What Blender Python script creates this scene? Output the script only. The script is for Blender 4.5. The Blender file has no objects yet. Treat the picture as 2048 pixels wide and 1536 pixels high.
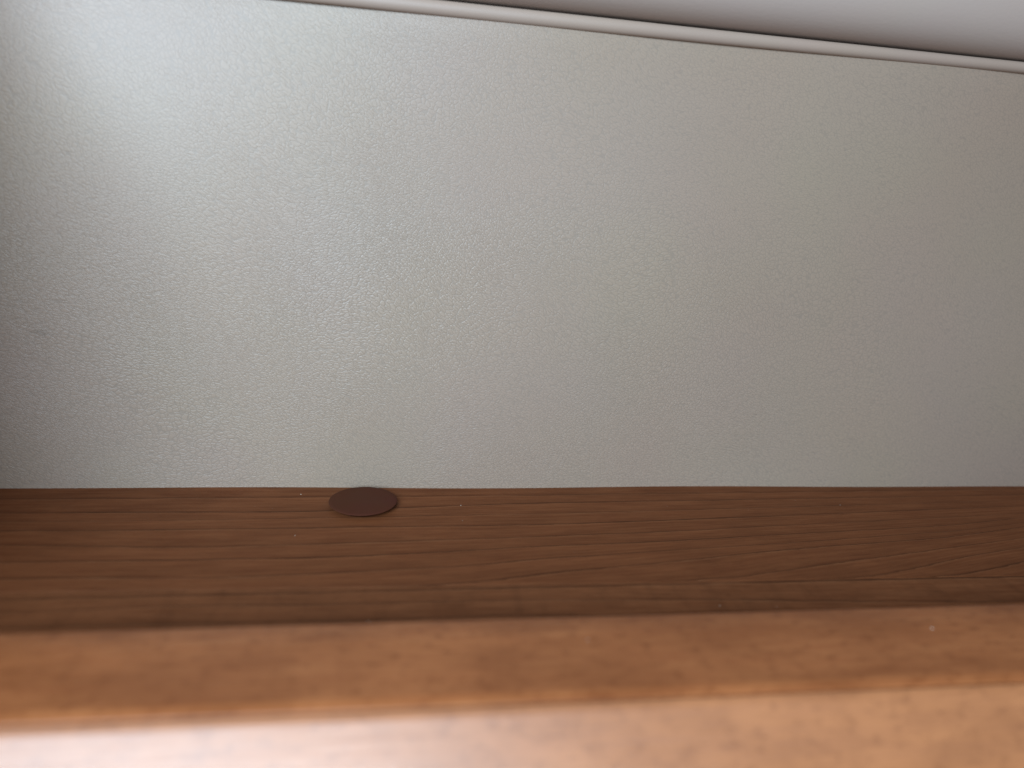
import bpy, bmesh, math, random
from mathutils import Vector, Matrix

S = 0.001            # everything below is written in millimetres
random.seed(4)
scene = bpy.context.scene
COL = scene.collection

# ------------------------------------------------------------------ camera
cam_data = bpy.data.cameras.new("camera")
cam = bpy.data.objects.new("camera", cam_data)
COL.objects.link(cam)
scene.camera = cam
R_ = Vector((0.98617457, -0.15307541, 0.06346358))
U_ = Vector((-0.02093518, 0.26482119, 0.96407025))
D_ = Vector((0.16438195, 0.9520702, -0.25795526))
m = Matrix((R_, U_, -D_)).transposed().to_4x4()
m.translation = Vector((0, 0, 84.845 * S))
cam.matrix_world = m
cam_data.sensor_width = 36.0
cam_data.lens = 36.0 * 1480 / 2048
cam_data.clip_start = 0.005
cam_data.clip_end = 20
cam_data.dof.use_dof = True
cam_data.dof.focus_distance = 0.204
cam_data.dof.aperture_fstop = cam_data.lens / 3.3

# ------------------------------------------------------------------ light
scene.view_settings.view_transform = 'Standard'
scene.view_settings.look = 'None'
scene.view_settings.exposure = 0.0
scene.view_settings.gamma = 1.0

world = bpy.data.worlds.new("World")
scene.world = world
world.use_nodes = True
bg = world.node_tree.nodes['Background']
bg.inputs[0].default_value = (1.0, 0.71, 0.52, 1)
bg.inputs[1].default_value = 0.17


def area(name, loc, target, sx, sy, power, color, spread=180):
    ld = bpy.data.lights.new(name, 'AREA')
    ld.shape = 'RECTANGLE'
    ld.size, ld.size_y = sx * S, sy * S
    ld.energy = power
    ld.color = color
    ld.spread = math.radians(spread)
    o = bpy.data.objects.new(name, ld)
    COL.objects.link(o)
    o.location = Vector(loc) * S
    o.rotation_euler = (Vector(target) * S - o.location).to_track_quat('-Z', 'Y').to_euler()
    return o


# daylight from a window behind the camera, to its left
area("window_light", (-182, -300, 262), (-40, 150, 60), 400, 400, 2.08, (0.68, 0.86, 1.03), 96)


# ------------------------------------------------------------------ node helpers
class NT:
    def __init__(self, name):
        self.mat = bpy.data.materials.new(name)
        self.mat.use_nodes = True
        self.t = self.mat.node_tree
        self.b = self.t.nodes['Principled BSDF']

    def n(self, kind, **kw):
        nd = self.t.nodes.new(kind)
        for k, v in kw.items():
            setattr(nd, k, v)
        return nd

    def put(self, sock, v):
        if isinstance(v, bpy.types.NodeSocket):
            self.t.links.new(v, sock)
        elif v is not None:
            sock.default_value = v

    def math(self, op, a, b=None, c=None, clamp=False):
        nd = self.n('ShaderNodeMath', operation=op, use_clamp=clamp)
        self.put(nd.inputs[0], a)
        self.put(nd.inputs[1], b)
        self.put(nd.inputs[2], c)
        return nd.outputs[0]

    def vmath(self, op, a, b=None, scale=None):
        nd = self.n('ShaderNodeVectorMath', operation=op)
        self.put(nd.inputs[0], a)
        self.put(nd.inputs[1], b)
        if scale is not None:
            self.put(nd.inputs['Scale'], scale)
        return nd.outputs[0]

    def comb(self, x, y, z):
        nd = self.n('ShaderNodeCombineXYZ')
        for i, v in enumerate((x, y, z)):
            self.put(nd.inputs[i], v)
        return nd.outputs[0]

    def noise(self, vec, scale, detail=2, rough=0.5, col=False, dim='3D'):
        nd = self.n('ShaderNodeTexNoise', noise_dimensions=dim)
        self.put(nd.inputs['Vector'], vec)
        self.put(nd.inputs['Scale'], scale)
        self.put(nd.inputs['Detail'], detail)
        self.put(nd.inputs['Roughness'], rough)
        return nd.outputs['Color' if col else 'Fac']

    def range(self, v, a, b, c, d, smooth=True):
        nd = self.n('ShaderNodeMapRange')
        if smooth:
            nd.interpolation_type = 'SMOOTHSTEP'
        for i, x in zip(range(5), (v, a, b, c, d)):
            self.put(nd.inputs[i], x)
        return nd.outputs[0]

    def mix(self, fac, a, b, blend='MIX'):
        nd = self.n('ShaderNodeMix', data_type='RGBA', blend_type=blend)
        self.put(nd.inputs[0], fac)
        self.put(nd.inputs[6], a)
        self.put(nd.inputs[7], b)
        return nd.outputs[2]

    def coords(self, mm=True):
        tc = self.n('ShaderNodeTexCoord')
        return self.vmath('SCALE', tc.outputs['Object'], scale=1000.0) if mm else tc.outputs['Object']

    def bump(self, h, dist, strength=1.0, normal=None):
        nd = self.n('ShaderNodeBump')
        self.put(nd.inputs['Height'], h)
        self.put(nd.inputs['Distance'], dist)
        self.put(nd.inputs['Strength'], strength)
        if normal is not None:
            self.put(nd.inputs['Normal'], normal)
        return nd.outputs[0]


def rgb(r, g, b):
    return (r, g, b, 1.0)


# ------------------------------------------------------------------ materials
def leather_material():
    k = NT("grey_leatherette")
    p = k.coords()
    # slow swirls that bend the direction of the grain
    w1 = k.vmath('SUBTRACT', k.noise(p, 0.018, 1, 0.5, True), (0.5, 0.5, 0.5))
    q = k.vmath('ADD', p, k.vmath('SCALE', w1, scale=24.0))
    w2 = k.vmath('SUBTRACT', k.noise(p, 0.30, 2, 0.5, True), (0.5, 0.5, 0.5))
    q = k.vmath('ADD', q, k.vmath('SCALE', w2, scale=1.5))
    rot = k.n('ShaderNodeVectorRotate', rotation_type='AXIS_ANGLE')
    k.put(rot.inputs['Vector'], q)
    rot.inputs['Axis'].default_value = (0, 1, 0)
    rot.inputs['Angle'].default_value = math.radians(-28)
    q = rot.outputs[0]
    qs = k.vmath('MULTIPLY', q, (0.50, 0.3, 1.12))

    def cells(vec, scale, lo, hi):
        v = k.n('ShaderNodeTexVoronoi', feature='DISTANCE_TO_EDGE')
        k.put(v.inputs['Vector'], vec)
        v.inputs['Scale'].default_value = scale
        return k.range(v.outputs['Distance'], lo, hi, 0.0, 1.0)
    fine = cells(qs, 1.4, 0.0, 0.18)
    big = cells(k.vmath('ADD', k.vmath('MULTIPLY', qs, (0.55, 1.0, 1.0)), (31.0, 7.0, 3.0)), 0.85, 0.0, 0.08)
    gate = k.range(k.noise(p, 0.06, 2), 0.38, 0.66, 0.5, 1.0)
    mic = k.noise(p, 3.2, 2)
    h = k.math('ADD', k.math('MULTIPLY', fine, 0.75), k.math('MULTIPLY', k.math('MULTIPLY', big, gate), 0.5))
    h = k.math('ADD', h, k.math('MULTIPLY', mic, 0.03))
    # where the skin is stretched tight the grain is shallower
    depth = k.range(k.noise(k.vmath('ADD', p, (40, 0, 12)), 0.016, 2), 0.34, 0.66, 0.7, 1.15)
    h = k.math('MULTIPLY', h, depth)
    # the skin is pulled tight over the upper edge and the right end, which flattens the embossing
    sp = k.n('ShaderNodeSeparateXYZ')
    k.put(sp.inputs[0], p)
    h = k.math('MULTIPLY', h, k.range(k.math('ADD', sp.outputs[2], k.math('MULTIPLY', k.noise(p, 0.03, 1), 30.0)), 70.0, 128.0, 1.0, 0.42))
    h = k.math('MULTIPLY', h, k.range(sp.outputs[0], 95.0, 175.0, 1.0, 0.5))
    nrm = k.bump(h, 0.000052)
    mott = k.noise(p, 0.022, 2, 0.45, True)
    base = k.mix(0.02, rgb(0.318, 0.243, 0.184), mott)
    base = k.mix(k.range(big, 0.0, 0.7, 0.10, 0.0), base, rgb(0.17, 0.145, 0.125))
    base = k.mix(k.range(fine, 0.0, 0.6, 0.26, 0.0), base, rgb(0.16, 0.145, 0.125))
    # faint dark scuff low on the left
    dd = k.n('ShaderNodeVectorMath', operation='LENGTH')
    k.put(dd.inputs[0], k.vmath('MULTIPLY', k.vmath('SUBTRACT', p, (-85.5, 0.0, 42.0)), (0.30, 0.0, 0.75)))
    k_sc = k.math('MULTIPLY', k.range(dd.outputs['Value'], 0.2, 1.2, 0.28, 0.0), k.range(k.noise(p, 0.8, 2), 0.35, 0.6, 0.0, 1.0))
    base = k.mix(k_sc, base, rgb(0.10, 0.085, 0.07))
    k.put(k.b.inputs['Base Color'], base)
    k.put(k.b.inputs['Roughness'], 0.43)
    k.put(k.b.inputs['Normal'], nrm)
    k.b.inputs['Specular IOR Level'].default_value = 0.58
    return k.mat


def smooth_vinyl(name, base, rough, grain=0.00002):
    k = NT(name)
    p = k.coords()
    n1 = k.noise(p, 0.05, 2, 0.5, True)
    k.put(k.b.inputs['Base Color'], k.mix(0.012, base, n1))
    k.b.inputs['Roughness'].default_value = rough
    h = k.noise(k.vmath('MULTIPLY', p, (0.6, 1, 1)), 1.6, 3)
    k.put(k.b.inputs['Normal'], k.bump(h, grain))
    return k.mat


def wood_material(name, light, mid, dark, rough, ring_gain=1.0, blotch=0.4, use_ring=True, ring_scale=1.0, spec=0.09, mottle=0.22, figure=0.0):
    """Walnut print: fine streaks along x, growth rings from the vertex attribute 'ring'."""
    k = NT(name)
    p = k.coords()
    if use_ring:
        at = k.n('ShaderNodeAttribute', attribute_name='ring')
        ring = k.math('MULTIPLY', at.outputs['Fac'], ring_scale)
        sep = k.n('ShaderNodeSeparateXYZ')
        k.put(sep.inputs[0], p)
        ps = k.comb(sep.outputs[0], k.math('MULTIPLY', ring, 4.0), sep.outputs[2])
        wob = k.math('MULTIPLY', k.math('SUBTRACT', k.noise(k.vmath('MULTIPLY', p, (0.10, 0.9, 1)), 1.0, 3), 0.5), 0.16)
        ring_w = k.math('ADD', ring, wob)
        fr = k.math('FRACT', ring_w)
        cell = k.math('FLOOR', ring_w)
        rnd = k.n('ShaderNodeTexWhiteNoise', noise_dimensions='1D')
        k.put(rnd.inputs['W'], cell)
        # sharp dark line at each ring, fading away on the near side
        line = k.range(fr, 0.0, 0.15, 1.0, 0.0)
        edge = k.range(fr, 0.0, 0.025, 0.0, 1.0)
        line = k.math('MULTIPLY', line, edge)
        wide = k.range(fr, 0.0, 0.75, 0.5, 0.0)
        along = k.range(k.noise(k.comb(k.math('MULTIPLY', sep.outputs[0], 0.022), k.math('MULTIPLY', cell, 3.7), 0.0), 1.0, 2), 0.32, 0.58, 0.6, 1.0)
        ringv = k.math('MULTIPLY', k.math('ADD', line, k.math('MULTIPLY', wide, 0.55)), along)
        ringv = k.math('MULTIPLY', ringv, k.range(rnd.outputs['Value'], 0, 1, 0.6, 1.0, False))
        pale = k.math('MULTIPLY', k.range(fr, 0.93, 1.0, 0.0, 1.0), along)
    else:
        ps = p
        ringv = 0.0
        pale = 0.0
    streak = k.noise(k.vmath('MULTIPLY', ps, (0.055, 1.6, 1.6)), 1.0, 5, 0.62)
    fib = k.noise(k.vmath('MULTIPLY', ps, (0.17, 5.5, 5.5)), 1.0, 4, 0.6)
    pores = k.noise(k.vmath('MULTIPLY', ps, (0.16, 7.5, 7.5)), 1.0, 2, 0.5)
    blot = k.noise(k.vmath('MULTIPLY', p, (0.045, 0.16, 0.16)), 1.0, 3, 0.55)
    fleck = k.noise(k.vmath('MULTIPLY', p, (0.35, 0.6, 0.6)), 1.0, 3, 0.6)
    fig = k.noise(k.vmath('MULTIPLY', p, (0.20, 0.035, 0.2)), 1.0, 2, 0.5)
    c = k.mix(k.range(streak, 0.30, 0.72, 0, 1), light, mid)
    c = k.mix(k.math('MULTIPLY', k.range(blot, 0.35, 0.68, 0, 1), blotch), c, dark)
    c = k.mix(k.range(fib, 0.52, 0.74, 0.0, 0.30), c, dark)
    c = k.mix(k.range(pores, 0.64, 0.74, 0.0, 0.5), c, k.mix(0.5, dark, rgb(0.01, 0.006, 0.004)))
    c = k.mix(k.range(fib, 0.28, 0.40, 0.35, 0.0), c, light)
    c = k.mix(k.range(fleck, 0.50, 0.72, 0.0, mottle), c, dark)
    c = k.mix(k.range(fig, 0.48, 0.68, 0.0, figure), c, dark)
    if use_ring:
        c = k.mix(k.math('MULTIPLY', ringv, 0.75 * ring_gain, clamp=True), c, dark)
        c = k.mix(k.math('MULTIPLY', pale, 0.35, clamp=True), c, k.mix(0.5, light, rgb(0.30, 0.17, 0.09)))
    k.put(k.b.inputs['Base Color'], c)
    k.put(k.b.inputs['Roughness'], k.range(streak, 0.3, 0.7, rough, rough + 0.08))
    hh = k.math('ADD', k.math('MULTIPLY', fib, 0.6), k.math('MULTIPLY', pores, -0.6))
    nrm = k.bump(hh, 0.000030)
    # faint orange peel of the pressed laminate
    nrm = k.bump(k.noise(p, 1.1, 2), 0.000012, 1.0, nrm)
    k.put(k.b.inputs['Normal'], nrm)
    k.b.inputs['Specular IOR Level'].default_value = spec
    return k.mat


MAT_LEATHER = leather_material()
MAT_PIPING = smooth_vinyl("beige_piping_vinyl", rgb(0.36, 0.275, 0.220), 0.50)
MAT_UPPER = smooth_vinyl("pale_smooth_vinyl", rgb(0.46, 0.378, 0.330), 0.55, 0.00003)
MAT_SHELF = wood_material("walnut_laminate", rgb(0.196, 0.071, 0.0275), rgb(0.148, 0.049, 0.0190), rgb(0.050, 0.0155, 0.0055), 0.58, 1.05, 0.22, mottle=0.08)
MAT_SHELF2 = wood_material("walnut_laminate_strip", rgb(0.212, 0.081, 0.033), rgb(0.160, 0.056, 0.0215), rgb(0.060, 0.020, 0.0075), 0.58, 1.2, 0.22, mottle=0.18, figure=0.18)
MAT_RAIL = wood_material("light_walnut_rail", rgb(0.41, 0.156, 0.056), rgb(0.335, 0.112, 0.039), rgb(0.175, 0.050, 0.015), 0.36, 0.5, 0.45, False, 1.0, 0.26, 0.55, 0.12)
MAT_EDGE = wood_material("rail_edge_laminate", rgb(0.48, 0.196, 0.078), rgb(0.42, 0.163, 0.062), rgb(0.25, 0.090, 0.033), 0.38, 0.5, 0.35, False, 1.0, 0.60, 0.5, 0.15)
MAT_EDGE.node_tree.nodes['Principled BSDF'].inputs['IOR'].default_value = 1.75
MAT_CAP = smooth_vinyl("dark_brown_plastic", rgb(0.068, 0.0195, 0.0095), 0.62, 0.000006)
MAT_CAP.node_tree.nodes['Principled BSDF'].inputs['Specular IOR Level'].default_value = 0.04
kd = NT("pale_dust"); kd.b.inputs['Base Color'].default_value = rgb(0.62, 0.52, 0.42); kd.b.inputs['Roughness'].default_value = 0.8
MAT_DUST = kd.mat
kg = NT("dark_gap_foam"); kg.b.inputs['Base Color'].default_value = rgb(0.20, 0.15, 0.11); kg.b.inputs['Roughness'].default_value = 0.9
MAT_GAP = kg.mat


# ------------------------------------------------------------------ mesh helpers
def link(name, bm, mat, parent=None, smooth=True):
    me = bpy.data.meshes.new(name)
    bm.to_mesh(me)
    bm.free()
    me.materials.append(mat)
    if smooth:
        for f in me.polygons:
            f.use_smooth = True
    o = bpy.data.objects.new(name, me)
    COL.objects.link(o)
    if parent:
        o.parent = parent
    return o


def thing(name, label, cat, loc=(0, 0, 0), group=None):
    o = bpy.data.objects.new(name, None)
    o.empty_display_size = 0.02
    COL.objects.link(o)
    o.location = Vector(loc) * S
    o['label'] = label
    o['category'] = cat
    if group:
        o['group'] = group
    return o


def grid(xs, ys, fn, layer=None):
    """fn(u, v) -> (x, y, z) in mm; layer(u, v) -> float stored as 'ring'."""
    bm = bmesh.new()
    ly = bm.verts.layers.float.new('ring') if layer else None
    rows = []
    for v in ys:
        row = []
        for u in xs:
            vt = bm.verts.new(Vector(fn(u, v)) * S)
            if ly:
                vt[ly] = layer(u, v)
            row.append(vt)
        rows.append(row)
    for j in range(len(ys) - 1):
        for i in range(len(xs) - 1):
            bm.faces.new((rows[j][i], rows[j][i + 1], rows[j + 1][i + 1], rows[j + 1][i]))
    return bm


def lin(a, b, n):
    return [a + (b - a) * i / n for i in range(n + 1)]


def sm(a, b, x):
    t = min(1, max(0, (x - a) / (b - a)))
    return t * t * (3 - 2 * t)


def profile_sweep(xs, prof, offset=lambda x: (0, 0)):
    """Closed (y, z) profile swept along x with capped ends."""
    bm = bmesh.new()
    rings = []
    for x in xs:
        oy, oz = offset(x)
        rings.append([bm.verts.new(Vector((x, y + oy, z + oz)) * S) for y, z in prof])
    n = len(prof)
    for a, b in zip(rings, rings[1:]):
        for i in range(n):
            bm.faces.new((a[i], b[i], b[(i + 1) % n], a[(i + 1) % n]))
    bm.faces.new(rings[0])
    bm.faces.new(list(reversed(rings[-1])))
    bmesh.ops.recalc_face_normals(bm, faces=bm.faces)
    return bm


X0, X1 = -150.0, 330.0
WALL = 198.18
SEAM_Z = 123.6      # underside of the piping

# ------------------------------------------------------------------ upholstered back panel
panel = thing("upholstered_panel", "grey leather-grain upholstered back panel rising behind the walnut shelf, edged with beige piping",
              "wall panel", (0, WALL, 0))


def wall_y(x, z):
    """How far the padded skin stands in front of the flat board (mm, towards the camera)."""
    pad = 0.35 + 1.2 * math.sin(math.pi * min(1, max(0, z / SEAM_Z))) ** 0.6
    # skin tucks in under the piping and at the shelf
    pad -= 0.25 * math.exp(-((SEAM_Z - z) / 1.5) ** 2)
    # slow unevenness of the foam
    pad += 0.9 * math.sin(x * 0.034 + 0.8) * math.sin(z * 0.047 + 0.4) + 0.35 * math.sin(x * 0.055 + z * 0.05)
    return -pad


NX, NZ = 220, 70
bm = grid(lin(X0, X1, NX), lin(-6, SEAM_Z + 2.2, NZ), lambda x, z: (x, wall_y(x, z), z))
link("leather_cover", bm, MAT_LEATHER, panel)
# backing board of the panel, behind the skin
bm = bmesh.new()
bmesh.ops.create_cube(bm, size=1.0)
for v in bm.verts:
    v.co = Vector(((X0 + X1) / 2 + v.co.x * (X1 - X0 - 1), 10.0 + v.co.y * 12.0, 62 + v.co.z * 136)) * S
link("backing_board", bm, MAT_GAP, panel, False)

# piping: a soft round cord with a thin flange running under the seam
prof = [(-0.25 - 1.35 * math.cos(a), 1.78 * math.sin(a)) for a in [2 * math.pi * i / 24 for i in range(24)]]
rings = []
bm = bmesh.new()
for x in lin(X0, X1, 160):
    k_ = 1.0 - 0.16 * sm(20, 200, x)       # the cord is pulled a little thinner to the right
    top = SEAM_Z + 3.5 + 0.05 * math.sin(x * .03 + 2)
    rings.append([bm.verts.new(Vector((x, y + 0.05 * math.sin(x * .09), top - 1.78 * k_ + z * k_)) * S) for y, z in prof])
for a_, b_ in zip(rings, rings[1:]):
    for i in range(len(prof)):
        bm.faces.new((a_[i], b_[i], b_[(i + 1) % len(prof)], a_[(i + 1) % len(prof)]))
bm.faces.new(rings[0]); bm.faces.new(list(reversed(rings[-1])))
bmesh.ops.recalc_face_normals(bm, faces=bm.faces)
link("piping", bm, MAT_PIPING, panel)

# ------------------------------------------------------------------ padded cushion above the seam
cush = thing("padded_cushion", "smooth pale padded cushion bulging out above the beige piping at the top right", "cushion", (0, WALL, 127.45))


def cushion(u, v):
    # v: 0 at the seam, 1 high up out of the picture
    a = min(1.0, v / 0.55) * math.pi / 2
    out = 13.0 * math.sin(a) ** 0.9 * (0.93 + 0.07 * math.sin(u * .013 + 1))
    up = 15.0 * (1 - math.cos(a)) + max(0.0, v - 0.55) * 110
    return (u, 3.0 - out, up + 0.05)


bm = grid(lin(X0, X1, 60), [(i / 60) ** 1.3 for i in range(61)], cushion)
link("cushion_cover", bm, MAT_UPPER, cush)
bm = bmesh.new()
bmesh.ops.create_cube(bm, size=1.0)
for v in bm.verts:
    v.co = Vector(((X0 + X1) / 2 + v.co.x * (X1 - X0 - 1), 9.0 + v.co.y * 10.0, 40 + v.co.z * 64)) * S
link("cushion_core", bm, MAT_GAP, cush, False)

# ------------------------------------------------------------------ shelf
shelf = thing("wooden_shelf", "dark walnut laminate shelf with a lighter raised front rail, below the grey panel", "shelf", (0, 0, 0))

# growth rings of the back strip, each traced as (x, y) in mm on the shelf
RINGS = [
    [(-150, 140.0), (60, 138.0), (140.8, 143.2), (161.8, 148.6), (330, 196)],
    [(-150, 141.0), (40, 140.0), (115, 143.1), (128, 146.2), (146.5, 151.8), (169.1, 156.5), (330, 196.5)],
    [(-150, 142.4), (20, 141.2), (81, 144.1), (110.2, 150.1), (142.5, 156), (173.9, 161.6), (330, 197)],
    [(-150, 144.2), (-40, 143.0), (11.9, 144.2), (26.1, 145.6), (33.5, 147.7), (42.4, 148.9), (62.3, 151.4), (79.2, 154.2), (101, 157.6), (150, 162.5), (330, 198)],
    [(-150, 151.5), (-63.8, 150.4), (-33.7, 149.1), (-7.6, 150.5), (21.5, 152.5), (31.8, 154.5), (50, 156), (67.7, 157.9), (102.7, 160.8), (133.8, 164.2), (158.6, 166.5), (330, 199)],
    [(-150, 158.0), (-38, 157.3), (-13.5, 157.3), (9.3, 158.7), (35.9, 161.1), (45.3, 161.4), (66.1, 162.5), (109.3, 166), (160, 170), (330, 200)],
    [(-150, 168), (-74.5, 165.1), (-47.4, 163), (-14.1, 163.9), (33.7, 165.9), (41.7, 166.5), (67.9, 167.7), (112.4, 171.3), (200, 178), (330, 201)],
    [(-150, 174), (-66.6, 172.3), (42.4, 173), (100.1, 176.3), (200, 183), (330, 202)],
    [(-150, 178.5), (-66.6, 177.3), (42.4, 179.6), (200, 186.5), (330, 203)],
    [(-150, 183), (-92.7, 182.4), (-21.9, 181.7), (34.4, 186.2), (201, 190.8), (330, 204)],
    [(-150, 190), (30, 191.5), (201, 195), (330, 205)],
    [(-150, 200), (330, 206)],
]
STRIP = [
    [(-150, 118), (330, 117)],
    [(-150, 123.5), (20, 122), (330, 121)],
    [(-150, 128), (0, 127), (330, 124)],
    [(-150, 133.6), (-69.9, 132.7), (-34.7, 131.9), (-1.7, 131.4), (25.9, 131.6), (65, 129), (135, 127), (330, 126)],
    [(-150, 138.5), (-72.2, 137.8), (-41, 138.8), (-21.7, 137.8), (26.8, 137.4), (65.3, 135.7), (99.6, 133.2), (135.7, 130.9), (330, 129)],
    [(-150, 142.6), (330, 141)],
    [(-150, 150), (330, 150)],
]


def at(poly, x):
    for (xa, ya), (xb, yb) in zip(poly, poly[1:]):
        if xa <= x <= xb:
            t = (x - xa) / (xb - xa)
            return ya + (yb - ya) * t
    return poly[-1][1]


def ring_value(rings, x, y):
    ys = [0.25 * at(r, x - 6) + 0.5 * at(r, x) + 0.25 * at(r, x + 6) if X0 + 6 < x < X1 - 6 else at(r, x) for r in rings]
    if y <= ys[0]:
        return (y - ys[0]) / 6.0
    for i in range(len(ys) - 1):
        if y <= ys[i + 1]:
            return i + (y - ys[i]) / max(1e-3, ys[i + 1] - ys[i])
    return len(ys) - 1 + (y - ys[-1]) / 6.0


def seam_y(x):
    return 144.1 - 0.0135 * (x - 28)


def board(name, ya, yb, rings, off, mat, ny):
    """A laminate strip 18 mm thick with a 0.15 mm eased arris along both long sides."""
    ts = [-1, 0, 0.0] + lin(0, 1, ny)[1:-1] + [1, 1, 2]

    def pt(u, v):
        lo, hi = ya(u), yb(u)
        if v == -1:
            return (u, lo, -18)
        if v == -2:
            return (u, lo, -0.15)
        if v == 2:
            return (u, hi, -18)
        if v == 3:
            return (u, hi, -0.15)
        return (u, lo + 0.15 + (hi - lo - 0.3) * v, 0.0)
    vs = [-1, -2] + lin(0, 1, ny) + [3, 2]

    def ly(u, v):
        p = pt(u, v)
        return off + ring_value(rings, p[0], p[1])
    bm = grid(lin(X0, X1, 240), vs, pt, ly)
    o = link(name, bm, mat, shelf, False)
    return o


board("plank", lambda x: seam_y(x) + 0.02, lambda x: WALL + 4, RINGS, 10.0, MAT_SHELF, 80)
board("plank", lambda x: 112.0, lambda x: seam_y(x) - 0.02, STRIP, 40.0, MAT_SHELF2, 40)

# raised front rail: flat top, softly rounded front corner, sloping nose
TOPZ = 10.0


def back_y(x):
    return 115.6 - 0.0042 * (x - 20)


def front_y(x):
    return 92.9 - 0.0115 * (x - 20)


rows = []
bm = bmesh.new()
for x in lin(X0, X1, 60):
    b, f = back_y(x), front_y(x)
    pr = [(b, -18), (b, TOPZ - .7), (b - .2, TOPZ - .2), (b - .7, TOPZ)]
    pr += [(b - .7 + (f + 3.2 - b + .7) * t, TOPZ) for t in (0.33, 0.66, 1.0)]
    pr += [(f + 3.2 - 3.6 * math.sin(a), TOPZ - 3.6 + 3.6 * math.cos(a)) for a in [math.radians(d) for d in (8, 16, 24, 32)]]
    pr += [(f + 0.9, TOPZ - 0.75), (f + 1.8, TOPZ - 3), (f + 1.8, -18)]
    rows.append([bm.verts.new(Vector((x, y, z)) * S) for y, z in pr])
n = len(rows[0])
for a, b in zip(rows, rows[1:]):
    for i in range(n):
        bm.faces.new((a[i], b[i], b[(i + 1) % n], a[(i + 1) % n]))
bm.faces.new(rows[0]); bm.faces.new(list(reversed(rows[-1])))
bmesh.ops.recalc_face_normals(bm, faces=bm.faces)
rail = link("front_rail", bm, MAT_RAIL, shelf)

rows = []
bm = bmesh.new()
for x in lin(X0, X1, 60):
    f = front_y(x)
    # nose strip: starts just in front of the rail's rounded corner and slopes down and forward
    pr = [(f + 0.75, TOPZ - 2.6), (f + 0.75, TOPZ - 1.0), (f + 0.45, TOPZ - 0.62), (f + 0.0, TOPZ - 0.72)]
    y, z = f, TOPZ - 0.72
    for d in (48, 48, 48.5, 49, 50, 52, 56, 68, 80, 90):
        y -= 1.5 * math.cos(math.radians(d)); z -= 1.5 * math.sin(math.radians(d))
        pr.append((y, z))
    pr += [(y, -18), (f + 1.6, -18), (f + 1.6, TOPZ - 3.4)]
    rows.append([bm.verts.new(Vector((x, yy, zz)) * S) for yy, zz in pr])
n = len(rows[0])
for a, b in zip(rows, rows[1:]):
    for i in range(n):
        bm.faces.new((a[i], b[i], b[(i + 1) % n], a[(i + 1) % n]))
bm.faces.new(rows[0]); bm.faces.new(list(reversed(rows[-1])))
bmesh.ops.recalc_face_normals(bm, faces=bm.faces)
link("rail_nosing", bm, MAT_EDGE, rail)

# unseen panel added past the left edge to shade wall and shelf: taller at the back, running down to the rail
pr = [(84.0, -18.0), (84.0, 26.0), (90.0, 52.0), (120.0, 112.0), (155.0, 155.0), (182.0, 170.0), (195.5, 172.0), (195.5, 0.3), (117.0, 0.3), (117.0, 11.0), (96.0, 11.0), (86.0, 4.0), (85.0, -18.0)]
bm = bmesh.new()
fa = [bm.verts.new(Vector((-107.0, y, z)) * S) for y, z in pr]
fb = [bm.verts.new(Vector((-123.0, y, z)) * S) for y, z in pr]
bm.faces.new(fa); bm.faces.new(list(reversed(fb)))
for i in range(len(pr)):
    bm.faces.new((fa[i], fa[(i + 1) % len(pr)], fb[(i + 1) % len(pr)], fb[i]))
bmesh.ops.recalc_face_normals(bm, faces=bm.faces)
bmesh.ops.bevel(bm, geom=bm.edges[:], offset=0.8 * S, segments=2, affect='EDGES')
link("added_shade_panel", bm, MAT_RAIL, shelf, False)

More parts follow.
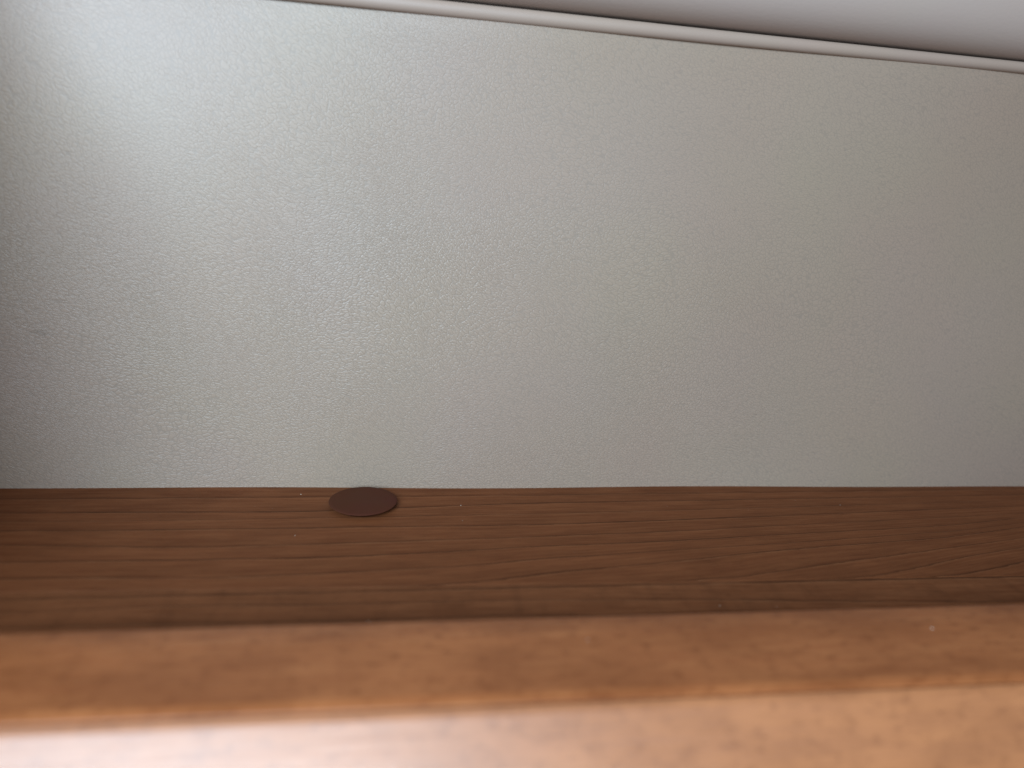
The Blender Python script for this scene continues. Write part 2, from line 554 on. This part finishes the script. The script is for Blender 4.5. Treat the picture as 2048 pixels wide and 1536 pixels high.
# ------------------------------------------------------------------ screw cover cap
cap = thing("screw_cover_cap", "round flat dark brown plastic screw cover cap lying on the shelf against the grey panel", "cover cap", (-6.06, 186.19, 0))
R = 9.0
prof = [(0, 1.36), (3, 1.355), (6, 1.34), (7.8, 1.33), (8.8, 1.31), (8.96, 1.26), (9.0, 1.19), (8.9, 1.10), (7.9, 0.55), (7.2, 0.10), (7.0, 0.08)]
bm = bmesh.new()
N = 96
center = bm.verts.new((0, 0, prof[0][1] * S))
rings = [[bm.verts.new(Vector((r * math.cos(2 * math.pi * i / N), r * math.sin(2 * math.pi * i / N), z)) * S) for i in range(N)] for r, z in prof[1:]]
for i in range(N):
    bm.faces.new((center, rings[0][i], rings[0][(i + 1) % N]))
for a, b in zip(rings, rings[1:]):
    for i in range(N):
        bm.faces.new((a[i], b[i], b[(i + 1) % N], a[(i + 1) % N]))
bmesh.ops.recalc_face_normals(bm, faces=bm.faces)
disc = link("cap_disc", bm, MAT_CAP, cap)
disc.rotation_euler = (math.radians(0.6), math.radians(-0.5), 0)
# short plug under the disc that sits in the screw head
bm = bmesh.new()
bmesh.ops.create_cone(bm, cap_ends=True, segments=32, radius1=2.0 * S, radius2=2.3 * S, depth=0.6 * S)
plug = link("plug", bm, MAT_CAP, cap, False)
plug.location = (0, 0, 0.3 * S)

# ------------------------------------------------------------------ dust
dust = [(20.1, 185.4, 0, .22), (71.7, 133.0, 0, .20), (-2.9, 131.3, 0, .20), (84.4, 131.9, 0, .16), (-23.0, 193.2, 0, .22),
        (19.7, 176.1, 0, .14), (132.5, 184.1, 0, .16), (78.7, 183.9, 0, .12), (-21.6, 168.8, 0, .15), (101.2, 107.7, 10, .30),
        (34.9, 108.1, 10, .22)]
for _ in range(90):
    dust.append((random.uniform(-110, 220), random.uniform(117, 196), 0, random.uniform(.02, .05)))
bm = bmesh.new()
for x, y, z, r in dust:
    r *= 0.62
    if r < 0.06 and (x + 6) ** 2 + (y - 186) ** 2 < 90:
        continue
    mt = Matrix.Translation(Vector((x, y, z + r * .3)) * S) @ Matrix.Rotation(random.random() * 6, 4, 'Z') @ Matrix.Diagonal((r * S * random.uniform(.8, 1.5), r * S, r * .6 * S, 1))
    bmesh.ops.create_icosphere(bm, subdivisions=1, radius=1.0, matrix=mt)
d = link("dust", bm, MAT_DUST)
d['kind'] = 'stuff'
d['label'] = "tiny pale dust specks scattered over the walnut shelf"
d['category'] = "dust"
